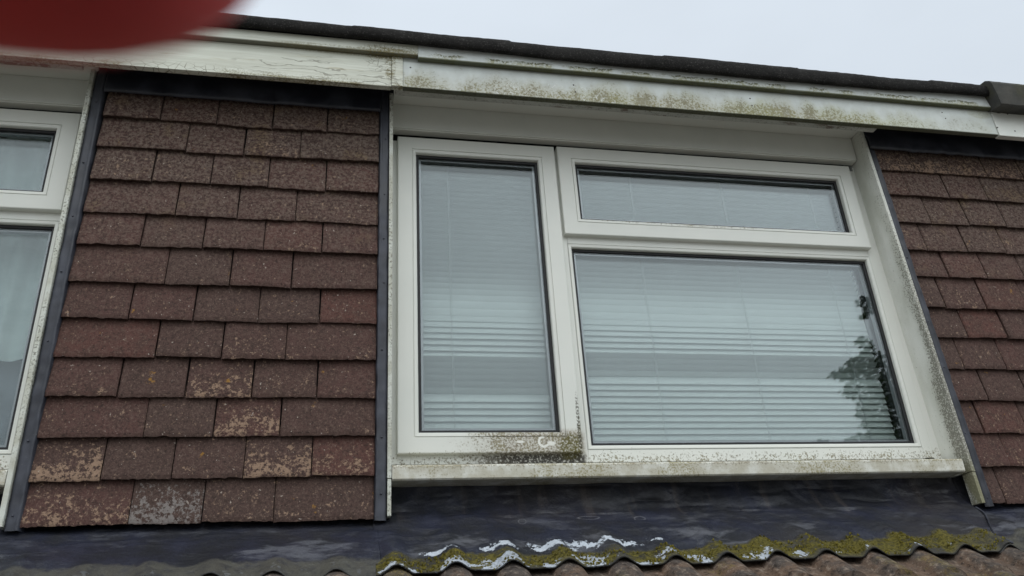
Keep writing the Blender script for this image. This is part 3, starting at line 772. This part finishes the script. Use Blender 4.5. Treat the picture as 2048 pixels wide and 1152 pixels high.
fas_c = strip('cover_strip', 0.1195, 0.1545, -.1205, -.099, 1.666, 1.7815, 'timber', 'short green stained joint cover on the fascia', n=2, wob=0)
fas_u = strip('fascia_board', 0.155, XN - .001, -.118, -.098, 1.6655, 1.786, 'fasl', 'white plastic fascia with green and grey algae stains', seed=5, n=90)
strip('fascia_trim', 0.201, XN - .001, -.137, -.1185, 1.770, 1.825, 'fasu', 'narrow white upper fascia with mossy crust', seed=6, n=90)
def screws(pts, y, parent, r=.0028):
    for x, z in pts:
        mb = MB(); mb.tube([(x, y + .003, z), (x, y - .0002, z), (x, y - .0012, z)], [r, r, r * .6], 8)
        mb.build('screw', M_['screw'], parent)
scr = []
for px, py in ((821, 135), (1147, 170), (1151, 184), (1500, 197), (1504, 211), (1884, 225), (1891, 237)):
    scr.append(at(px, py, -.118))
screws(scr, -.118, fas_u)
# timber batten behind, soffit
for o_ in (0, P2):
    strip('soffit_batten', o_ + .134, o_ + 1.8275, -.0975, -.062, 1.677, 1.735, 'peel', wob=0.002, seed=8, label='peeling timber batten behind the fascia')
    strip('soffit', o_ + .134, o_ + 1.845, -.0695, .15, 1.7355, 1.745, 'clean', wob=0, n=4)
# felt drip edge: soft roll sagging slightly over the trim
fel = MB()
prof = [(-.1175, 1.832), (-.1395, 1.825), (-.143, 1.8155), (-.149, 1.812), (-.155, 1.8125), (-.160, 1.818), (-.163, 1.829), (-.1625, 1.842), (-.158, 1.852), (-.148, 1.859), (-.12, 1.866), (0.0, 1.873), (3.2, 1.90)]
def felw(x, k):
    w = 0.0022 * nz(x * 5, 1) + 0.0012 * nz(x * 17, k * .4) + 0.001 * nz(x * 50, k)
    lip = 0.0025 if (x % 1.02) < 0.5 else 0
    dyy = (-0.0025 * nz(x * 4, 7) - 0.001 * nz(x * 40, k)) - (lip if 2 < k < 10 else 0)
    up_l = 0.008 * sst(0.3, -0.4, x)
    sag = -0.013 * sst(.1, .9, x) * sst(2.3, 1.6, x) * (1 if k < 6 else .4 if k < 8 else 0)
    return (dyy, w + (0.0018 if lip and k > 6 else 0) + up_l + sag)
fel.extrude_x(prof, frange(-3.6, XN + .02, 700), felw)
fel.build('roof_felt', M_['felt'], dormer, smooth=True, label='black mineral felt rolled over the roof edge')
s = MB(); s.box(-3.6, XN, 0.0, 3.2, 1.746, 1.80); s.box(-3.6, XN, 3.1, 3.2, -1, 1.746); s.build('roof_deck', M_['dark'], dormer)

# ---- lead aprons over the roof tiles
PER = 0.1337; PH = 0.0
def roll(x):
    t = ((x - PH) / PER) % 1.0; t = min(t, 1 - t)       # 0 on the crest
    return 0.021 * (0.5 + 0.5 * cos(pi * min(1, t / 0.32)))
def rroll(x):
    t = ((x - PH) / PER) % 1.0; t = min(t, 1 - t)
    return 0.027 * sqrt(max(0.0, 1 - (t / 0.30) ** 2))
SL = 0.575
def roofz(x, y): return 0.205 + (y + 0.2) * SL + rroll(x)
APR = [(.0860, .500), (.0820, .450), (.060, .400), (.018, .364), (-.02, .338), (-.07, .309), (-.13, .2755), (-.20, .2345)]
def prof_at(s):
    k = s * (len(APR) - 1); i = min(int(k), len(APR) - 2); t = k - i
    p = [APR[max(0, min(len(APR) - 1, i + d))] for d in (-1, 0, 1, 2)]
    def cr(j): return 0.5 * (2 * p[1][j] + (p[2][j] - p[0][j]) * t + (2 * p[0][j] - 5 * p[1][j] + 4 * p[2][j] - p[3][j]) * t * t + (3 * p[1][j] - p[0][j] - 3 * p[2][j] + p[3][j]) * t ** 3)
    return cr(0), cr(1)
LENS = []
acc = 0; last = prof_at(0)
for i in range(201):
    q = prof_at(i / 200); acc += sqrt((q[0] - last[0]) ** 2 + (q[1] - last[1]) ** 2); LENS.append(acc); last = q
def apron(xa, xb, lift, mainv, label, seed, nx=None, dent=1.0):
    mb = MB()
    nx = nx or int((xb(0) - xa(0)) / 0.005); ny = 110
    def fn(u, v):                                     # v: 0 top .. 1 lower edge
        x = xa(v) + (xb(v) - xa(v)) * u
        y, z = prof_at(v)
        w = sst(0.45, 0.97, v) if mainv > .3 else sst(.76, 1.0, v) * .9
        z += (roll(x) - 0.017) * w + lift * 0.8
        # hand dressed dents, wrinkles
        q = v * .36
        d = dent * (0.010 * nz(x * 4.5, q * 7, seed) + 0.008 * nz(x * 10, q * 13, seed + 3) + 0.0022 * nz(x * 26, q * 32, seed + 8) + 0.005 * max(0, 1 - abs(nz(x * 5, q * 6, seed + 21)) * 12) * max(0, nz(x * 3, q * 6, seed + 5) + .1) + 0.0045 * max(0, nz(x * 7, v * 16, seed + 11)) ** 2 * 3)
        d *= 1 - 0.6 * sst(.8, 1, v)
        if v > .9: z += 0.002 * nz(x * 22, seed) ; y += 0.004 * nz(x * 13, seed + 2) * (v - .9) * 10
        nyv, nzv = (1, 0.15) if v < .35 else (0.5, 0.85)
        return (x, y - lift + d * nyv, z + d * nzv)
    mb.grid(nx, ny, fn, edge=lambda u, v: LENS[200] - LENS[int(round(v * 200))], main=lambda u, v: mainv * (1 - 0.45 * sst(.82, 1, u)))
    return mb.build('lead_apron', M_['apron'], dormer, smooth=True, solid=0.003, label=label)
apron(lambda v: -0.83, lambda v: 0.10, 0.0, 0.12, 'dark wrinkled lead apron below the lichened tiles', 31)
apron(lambda v: 0.088 + 0.002 * nz(v * 9), lambda v: 1.862 - 0.115 * sst(.45, 1, v), 0.004, 1.0, 'lead apron under the window with yellow moss and flaking silver paint', 32)
apron(lambda v: 1.70, lambda v: 2.9, 0.0, 0.35, 'lead apron below the right hand tiles', 33)
apron(lambda v: -3.5, lambda v: -0.80, 0.002, 0.2, 'lead apron below the curtained window', 34, nx=220)
mrn = random.Random(3)
mo = MB()
def apron_pt(x, v):
    y, z = prof_at(v); w = sst(0.45, 0.97, v)
    return x, y - .0075, z + (roll(x) - 0.017) * w + 0.0075
for _ in range(5200):
    x = mrn.uniform(.10, 1.75); v = 1 - mrn.uniform(.01, .42) 
    e = LENS[200] - LENS[int(v * 200)]
    top = .074 + .026 * sst(.7, 1.2, x) + .03 * nz(x * 5, 40)
    if e > top or nz(x * 9, e * 25, 3) + .35 * nz(x * 40, e * 60, 8) < (-.02 + (.2 if e < .015 else 0) - .1 * (x < .9)): continue
    px_, py_, pz_ = apron_pt(x, v); r = mrn.uniform(.001, .0031)
    n = Vector((0, -.5, .85)); a = Vector((1, 0, 0)); b = n.cross(a)
    base = Vector((px_, py_, pz_)); vs = []; ph = mrn.random() * 6
    for k in range(6):
        t = ph + k * pi / 3; rr = r * mrn.uniform(.7, 1.3); vs.append(base + (a * cos(t) + b * sin(t)) * rr - n * .002)
    for k in range(6):
        t = ph + .3 + k * pi / 3; rr = r * mrn.uniform(.4, .9); vs.append(base + (a * cos(t) + b * sin(t)) * rr + n * r * mrn.uniform(.4, .9))
    vs.append(base + n * r * 1.1)
    q = mrn.random()
    mo.add([tuple(p) for p in vs], [(k, (k + 1) % 6, 6 + (k + 1) % 6, 6 + k) for k in range(6)] + [(6 + k, 6 + (k + 1) % 6, 12) for k in range(6)], rnd=q)
mm = MT('moss cushions'); mr = mm.attr('rnd')
mmat = mm.bsdf(mm.mix(mr, (0.050, 0.042, 0.008), (0.17, 0.145, 0.03)), 0.95, 0.1)
tag(mo.build('moss', mmat, dormer, smooth=True, label='olive yellow moss cushions along the lower edge of the apron'), kind='stuff')
# folded seam bead where the right aprons lap
mb = MB(); pts = []
for i in range(60):
    v = .40 + .6 * i / 59; y, z = prof_at(v); x = 1.862 - 0.115 * sst(.45, 1, v)
    pts.append((x, y - .006, z + (roll(x) - .017) * sst(.45, .97, v) + .006))
mb.tube(pts, 0.003, 6); mb.build('lead_seam', M_['lead'], dormer, smooth=True)

# ------------------------------------------------------------------ house roof below
house = thing('house', (0, -0.8, 0), 'house with brown rolled concrete roof tiles below the dormer', 'house')
mb = MB(); G = 0.33
ys = []; y = -0.02
rows = []
NXR = 1500
k = 0; yy = 0.02
while yy > -1.7:
    y1 = yy - G * 0.866
    def fn(u, v, a=yy, b=y1, kk=k):
        x = -3.8 + 8.0 * u
        y = a + (b - 0.03 - a) * v
        j = 0.0015 * nz(floor((x - PH) / (2 * PER)) * 3.7, kk * 2.2)
        z = roofz(x, y) + 0.014 * v - 0.010 + j + 0.0012 * nz(x * 30, y * 30)
        gx = ((x - PH + .03) / (2 * PER)) % 1.0
        if gx < 0.012: z -= 0.006
        return (x, y, z)
    mb.grid(NXR, 10, fn, crest=lambda u, v: rroll(-3.8 + 8.0 * u) / 0.027)
    mb.grid(NXR, 1, lambda u, v, f=fn: (f(u, 1)[0], f(u, 1)[1], f(u, 1)[2] - .014 * v), crest=lambda u, v: .5)
    yy = y1; k += 1
mb.build('roof_tiles', M_['roof'], house, smooth=True, label='rolled brown concrete tiles with lichen')
mb = MB(); ey = yy; ez = roofz(.06, ey)
mb.box(-3.8, 4.2, ey + .3, ey + .45, -GZ, ez + .02); mb.build('wall', M_['brick'], house)
mb = MB(); mb.extrude_x([(ey - .01, ez - .02), (ey - .012, ez - .07), (ey - .04, ez - .10), (ey - .08, ez - .10), (ey - .108, ez - .07), (ey - .11, ez - .02)], [-3.8, 4.2])
mb.build('gutter', M_['gutter'], house, solid=.003)

# ------------------------------------------------------------------ neighbouring dormer at the right
nb = thing('dormer', (3.2, 0.05, GZ + 0.30), 'next dormer at the right edge with cleaner white fascia and thick grey felt lip', 'dormer')
def felw2(x, k): return (-0.002 * nz(x * 4, 7) - .0012 * nz(x * 40, k), 0.0025 * nz(x * 5, 11) + 0.001 * nz(x * 40, k))
fn2 = strip('fascia_board', XN + .001, 5.2, -.121, -.098, 1.662, 1.80, 'clean', 'clean white plastic fascia', parent=nb, seed=12)
screws([at(px, py, -.121) for px, py in ((2015, 228), (1995, 255), (2030, 262))], -.121, fn2)
fb = MB()
prof2 = [(-.122, 1.764), (-.164, 1.755), (-.173, 1.753), (-.180, 1.758), (-.186, 1.80), (-.189, 1.842), (-.184, 1.854), (-.170, 1.864), (-.10, 1.872), (0, 1.878), (3.2, 1.91)]
fb.extrude_x(prof2, frange(XN - .030, 5.2, 260), felw2)
n2 = len(prof2)
fb.v = [((x + (1.862 - z) * .22 if x < XN + .02 else x), y, z) for x, y, z in fb.v]
fb.f.append(tuple(range(n2 - 1)))
fb.build('roof_felt', M_['felt2'], nb, smooth=False, solid=.003, label='thick grey green felt lip')
s = MB(); s.box(2.73, 5.2, -.0975, .15, 1.72, 1.744); s.build('soffit', M_['clean'], nb)
s = MB(); s.box(2.73, 5.2, .09, .14, .3, 1.70); s.build('wall', M_['clean'], nb)
s = MB(); s.ring(2.78, 4.4, .56, 1.62, SASH); s.build('window', M_['clean'], nb)
s = MB(); s.box(2.84, 4.34, .086, .089, .62, 1.56); s.build('glass_pane', M_['glass'], nb)
s = MB(); s.box(2.72, 2.733, 0, .12, .38, 1.70); s.build('reveal_board', M_['edge'], nb)

# ------------------------------------------------------------------ venetian blinds and curtain
def slats(off_z, x0, x1, y, tilt_fn, name, label, cords, seed):
    root = thing(name, ((x0 + x1) / 2, y, GZ + 1.62), label, 'window blind', 'venetian blinds in the white window')
    rnd = random.Random(seed)
    mb = MB(); pitch = 0.0201; z = 1.60; i = 0
    while z > 0.60:
        t = math.radians(tilt_fn(z) + rnd.uniform(-1.3, 1.3)); c = 0.0305; arc = 0.0015
        sag = rnd.uniform(-.0006, .0006); n = 24
        def fn(u, v, z=z, t=t, sag=sag, r=rnd.random() * 30):
            x = x0 + (x1 - x0) * u; s = (v - .5) * c; h = arc * (1 - (2 * v - 1) ** 2)
            tt = t + 0.02 * nz(x * 3, r)
            # outer edge (v = 0) low, inner edge high
            return (x, y + s * cos(tt) - h * sin(tt), z + s * sin(tt) + h * cos(tt) + sag * sin(u * 9 + r) * .7)
        mb.grid(n, 6, fn)
        z -= pitch; i += 1
    mb.build('slats', M_['slat'], root, smooth=True)
    hb = MB(); hb.box(x0, x1, y - .014, y + .014, 1.612, 1.64); hb.build('head_rail', M_['slat'], root)
    bb = MB(); bb.box(x0, x1, y - .012, y + .012, .583, .594); bb.build('bottom_rail', M_['slat'], root, bevel=.003)
    for cx in cords:
        cm = MB(); pts = []
        for j in range(200):
            zz = 1.615 - j * (1.02 / 199); pts.append((cx + .0012 * nz(zz * 4, cx) + .0009 * nz(zz * 50, cx), y - .0155, zz))
        cm.tube(pts, .00085, 5); cm.tube([(p[0] + .004, p[1], p[2]) for p in pts], .0005, 4); cm.build('ladder_cord', M_['cord'], root)
    return root
def tilt_main(lo, hi):
    def f(z):
        t = 64 + 98 * sst(.95, 1.24, z)
        if lo < z < hi: t = 152
        return t
    return f
BY = .165
slats(0, .150, .621, BY, tilt_main(at(950, 786, BY)[1], at(950, 712, BY)[1]), 'venetian_blind', 'narrow venetian blind behind the tall casement on the left of the window', [at(903, 700, BY)[0]], 4)
slats(0, .665, 1.762, BY, tilt_main(at(1250, 760, BY)[1], at(1250, 712, BY)[1]), 'venetian_blind', 'wide venetian blind behind the large fixed pane and fanlight', [at(1303, 700, BY)[0], at(1500, 700, BY)[0], at(1690, 700, BY)[0]], 5)

cur = MB()
def cfn(u, v):
    x = -2.42 + 1.62 * u; z = 1.62 - (1.62 - .875) * v
    y = .21 + .022 * nz(x * 6, z * .6) + .013 * sin(x * 75 + 2.5 * nz(x * 3, z * 1.2)) * (1 - .4 * v) + .006 * nz(x * 14, z * 7) * v
    return (x, y, z + .008 * nz(x * 5) * v)
cur.grid(320, 60, cfn)
co = cur.build('net_curtain', M_['curtain'], smooth=True)
tag(co, 'pale net curtain hanging in the window at the left edge', 'curtain')
cb = MB()
cb.grid(120, 40, lambda u, v: (-2.42 + 1.62 * u, .235 + .01 * nz(u * 12, v * 5) + .006 * sin(u * 60 + 7 * v), .905 - .36 * v))
tag(cb.build('window_cloth', M_['blanket'], smooth=True), 'grey cloth across the bottom of the curtained window', 'cloth')

# ------------------------------------------------------------------ tree seen only as a reflection in the large pane
def refl(px, py, dist, Yg=.1075):
    """where a thing stands that the camera meets in the glass at this photo pixel"""
    a = (px - 1024) / F; b = (py - 576) / F
    r = (rt * a - up * b + fw).normalized()
    t = (D + Yg) / r.y; p = Vector((0, -D, 0)) + r * t
    q = Vector((r.x, -r.y, r.z))
    return p + q * (dist - t)
tree = thing('tree', (0, 0, 0), 'leafy tree mirrored in the right side of the large window pane', 'tree')
trnd = random.Random(21)
lm = MT('leaf'); lr = lm.attr('rnd')
ln = lm.bsdf(lm.mix(lr, (0.035, 0.06, 0.018), (0.075, 0.11, 0.03)), 0.6, 0.3)
barkm = m_simple('bark', (0.09, 0.07, 0.05), 0.9)
crown = MB()
def leaf(c, s):
    n = Vector((trnd.gauss(0, 1), trnd.gauss(0, 1), trnd.gauss(0, 1))).normalized()
    a = n.orthogonal().normalized(); a.rotate(Matrix.Rotation(trnd.random() * 6.28, 3, n)); b = n.cross(a)
    pts = [(0, -.5), (.28, -.32), (.5, -.02), (.22, .18), (.0, .62), (-.24, .16), (-.5, -.05), (-.3, -.33)]
    vs = [c + a * (x * s) + b * (y * s) + n * (abs(x) * .15 * s) for x, y in pts]
    crown.add([tuple(v) for v in vs], [tuple(range(8))], rnd=trnd.random())
DT = 13.0
# (px, py, radius in photo px): outline of the reflected foliage
BL = [(1722, 603, 7), (1735, 606, 8), (1729, 630, 8), (1737, 622, 7), (1722, 681, 9), (1735, 688, 10), (1741, 700, 9), (1728, 707, 6), (1705, 725, 8), (1720, 722, 12), (1740, 718, 14),
      (1672, 748, 8), (1684, 744, 9), (1697, 748, 11), (1712, 742, 14), (1735, 740, 20), (1765, 740, 26), (1703, 765, 8), (1700, 785, 9), (1712, 775, 14), (1695, 778, 5), (1740, 775, 22), (1770, 780, 28),
      (1725, 800, 12), (1745, 812, 16), (1730, 826, 14), (1760, 815, 24), (1790, 820, 30), (1745, 842, 14), (1735, 850, 6), (1765, 850, 18), (1790, 855, 26), (1755, 868, 12), (1738, 875, 10), (1720, 880, 12),
      (1705, 884, 8), (1692, 886, 6), (1645, 888, 7), (1655, 887, 4), (1740, 886, 12), (1770, 880, 20), (1800, 885, 26), (1820, 850, 28), (1840, 880, 30), (1810, 800, 26), (1790, 770, 24)]
for px, py, r in BL:
    dd = DT + trnd.uniform(-.6, .6); c = refl(px, py, dd); rm = r * dd / F * .9
    n = int(9 + r * r * 0.21)
    for _ in range(n):
        while True:
            o = Vector((trnd.uniform(-1, 1), trnd.uniform(-1, 1), trnd.uniform(-1, 1)))
            if o.length < 1: break
        crown.v and None
        o = o * (1.0 + .35 * abs(trnd.gauss(0, 1)) * (trnd.random() < .35)); leaf(c + Vector((o.x * rm, o.y * rm * 2.2, o.z * rm)), trnd.uniform(.045, .085))
# the rest of the crown, hidden from the lens by the window frame
cc = refl(1990, 830, DT)
for _ in range(9000):
    while True:
        o = Vector((trnd.uniform(-1, 1), trnd.uniform(-1, 1), trnd.uniform(-1, 1)))
        if .35 < o.length < 1: break
    if nz(o.x * 3, o.y * 3, o.z * 3) < -.12: continue
    leaf(cc + Vector((o.x * 1.15, o.y * 1.5, o.z * 1.5 - .5)), trnd.uniform(.07, .12))
crown.build('crown', ln, tree)
tk = MB(); base = Vector((cc.x, cc.y, -GZ))
tk.tube([base, base + Vector((.05, 0, 2)), (cc.x, cc.y, -1.2), (cc.x - .05, cc.y, cc.z)], [.22, .17, .12, .05], 10)
for _ in range(10):
    e = cc + Vector((trnd.uniform(-.9, .9), trnd.uniform(-1, 1), trnd.uniform(-1.2, .8)))
    tk.tube([(cc.x, cc.y, cc.z - trnd.uniform(.3, 1.6)), tuple((e + cc) / 2 + Vector((0, 0, .1))), tuple(e)], [.05, .03, .012], 6)
tk.build('trunk', barkm, tree, smooth=True)

# ------------------------------------------------------------------ the photographer's hand and phone at the lens
def cp(x, y, f):
    """millimetres right / up / forward of the lens -> scene point"""
    return Vector((0, -D, 0)) + (rt * x + up * y + fw * f) * 0.001
person = thing('person', cp(-70, -10, -20) + Vector((0, 0, GZ)), "photographer's hand, blurred dark red fingertip over the top left corner of the view", 'person')
skm = MT('skin with red glow')
skn = skm.noise(300, 3)
skm.bsdf(skm.mix(skn, (0.60, 0.07, 0.08), (0.68, 0.11, 0.10)), 0.55, 0.3, bump=skn, bstr=0.1, bdist=.0005, Subsurface_Weight=0.15, Subsurface_Radius=(0.006, 0.0015, 0.001), Subsurface_Scale=1.0)  # base red holds the glow of light through the flesh
J = []; E = []; RD = []
def jt(p, r, par=None):
    J.append(cp(*p) + Vector((0, 0, GZ))); RD.append(r * .001)
    if par is not None: E.append((par, len(J) - 1))
    return len(J) - 1
wr = jt((-105, -85, -45), 24); pm = jt((-98, -50, -32), 27, wr); pk = jt((-90, -18, -22), 25, pm)
i0 = jt((-76, 10, -8), 10.5, pk); i1 = jt((-66, 27, 16), 8.6, i0); i2 = jt((-44, 22, 27), 7.8, i1); i3 = jt((-22, 16.6, 29), 8.6, i2); i4 = jt((-7.2, 13.8, 29), 7.6, i3)
for yb, dx in ((-4, 0), (-22, -2), (-40, -4)):
    a = jt((-84 + dx, yb, -10), 9.6, pk if yb > -30 else pm); b = jt((-72 + dx, yb + 4, 12), 8.2, a); c = jt((-54 + dx, yb + 5, 15), 7.6, b); d = jt((-40 + dx, yb + 5, 12), 6.6, c)
a = jt((-88, -44, -44), 13, pm); b = jt((-66, -34, -34), 10, a); c = jt((-46, -22, -24), 9, b); d = jt((-32, -12, -20), 7.5, c)
fa = jt((-120, -180, -90), 30, wr); fb_ = jt((-140, -330, -170), 40, fa)
me = bpy.data.meshes.new('person_hand'); me.from_pydata([tuple(v) for v in J], E, [])
ho = bpy.data.objects.new('hand', me); COL.objects.link(ho); ho.parent = person; ho.matrix_parent_inverse = Matrix.Translation(person.location).inverted()
me.materials.append(skm.m)
sk = ho.modifiers.new('skin', 'SKIN'); sk.use_smooth_shade = True
for i, v in enumerate(me.skin_vertices[0].data): v.radius = (RD[i], RD[i]); v.use_root = (i == 1)
ss_ = ho.modifiers.new('sub', 'SUBSURF'); ss_.levels = 2; ss_.render_levels = 3
# phone: unseen, added to keep light off the fingertip
ph = thing('smartphone', cp(20, -10, -5) + Vector((0, 0, GZ)), 'unseen black smartphone added behind the lens to shade the fingertip', 'phone')
def rbox(x0, x1, y0, y1, f0, f1, rc):
    pts = []
    for cx, cy, a0 in ((x1 - rc, y1 - rc, 0), (x0 + rc, y1 - rc, 90), (x0 + rc, y0 + rc, 180), (x1 - rc, y0 + rc, 270)):
        for k in range(7):
            a = math.radians(a0 + 15 * k); pts.append((cx + rc * cos(a), cy + rc * sin(a)))
    m = MB(); n = len(pts)
    m.add([tuple(cp(x, y, f0)) for x, y in pts] + [tuple(cp(x, y, f1)) for x, y in pts],
          [tuple(range(n))[::-1], tuple(range(n, 2 * n))] + [(k, (k + 1) % n, n + (k + 1) % n, n + k) for k in range(n)])
    return m
rbox(-30, 113, -45, 26, -10, -2, 9).build('body', m_simple('phone shell', (0.03, 0.03, 0.035), 0.35), ph, bevel=.001, fixn=True)
rbox(-22, 105, -42, 23, -10.6, -10.1, 3).build('screen', m_simple('phone screen', (0.01, 0.01, 0.012), 0.15), ph, fixn=True)
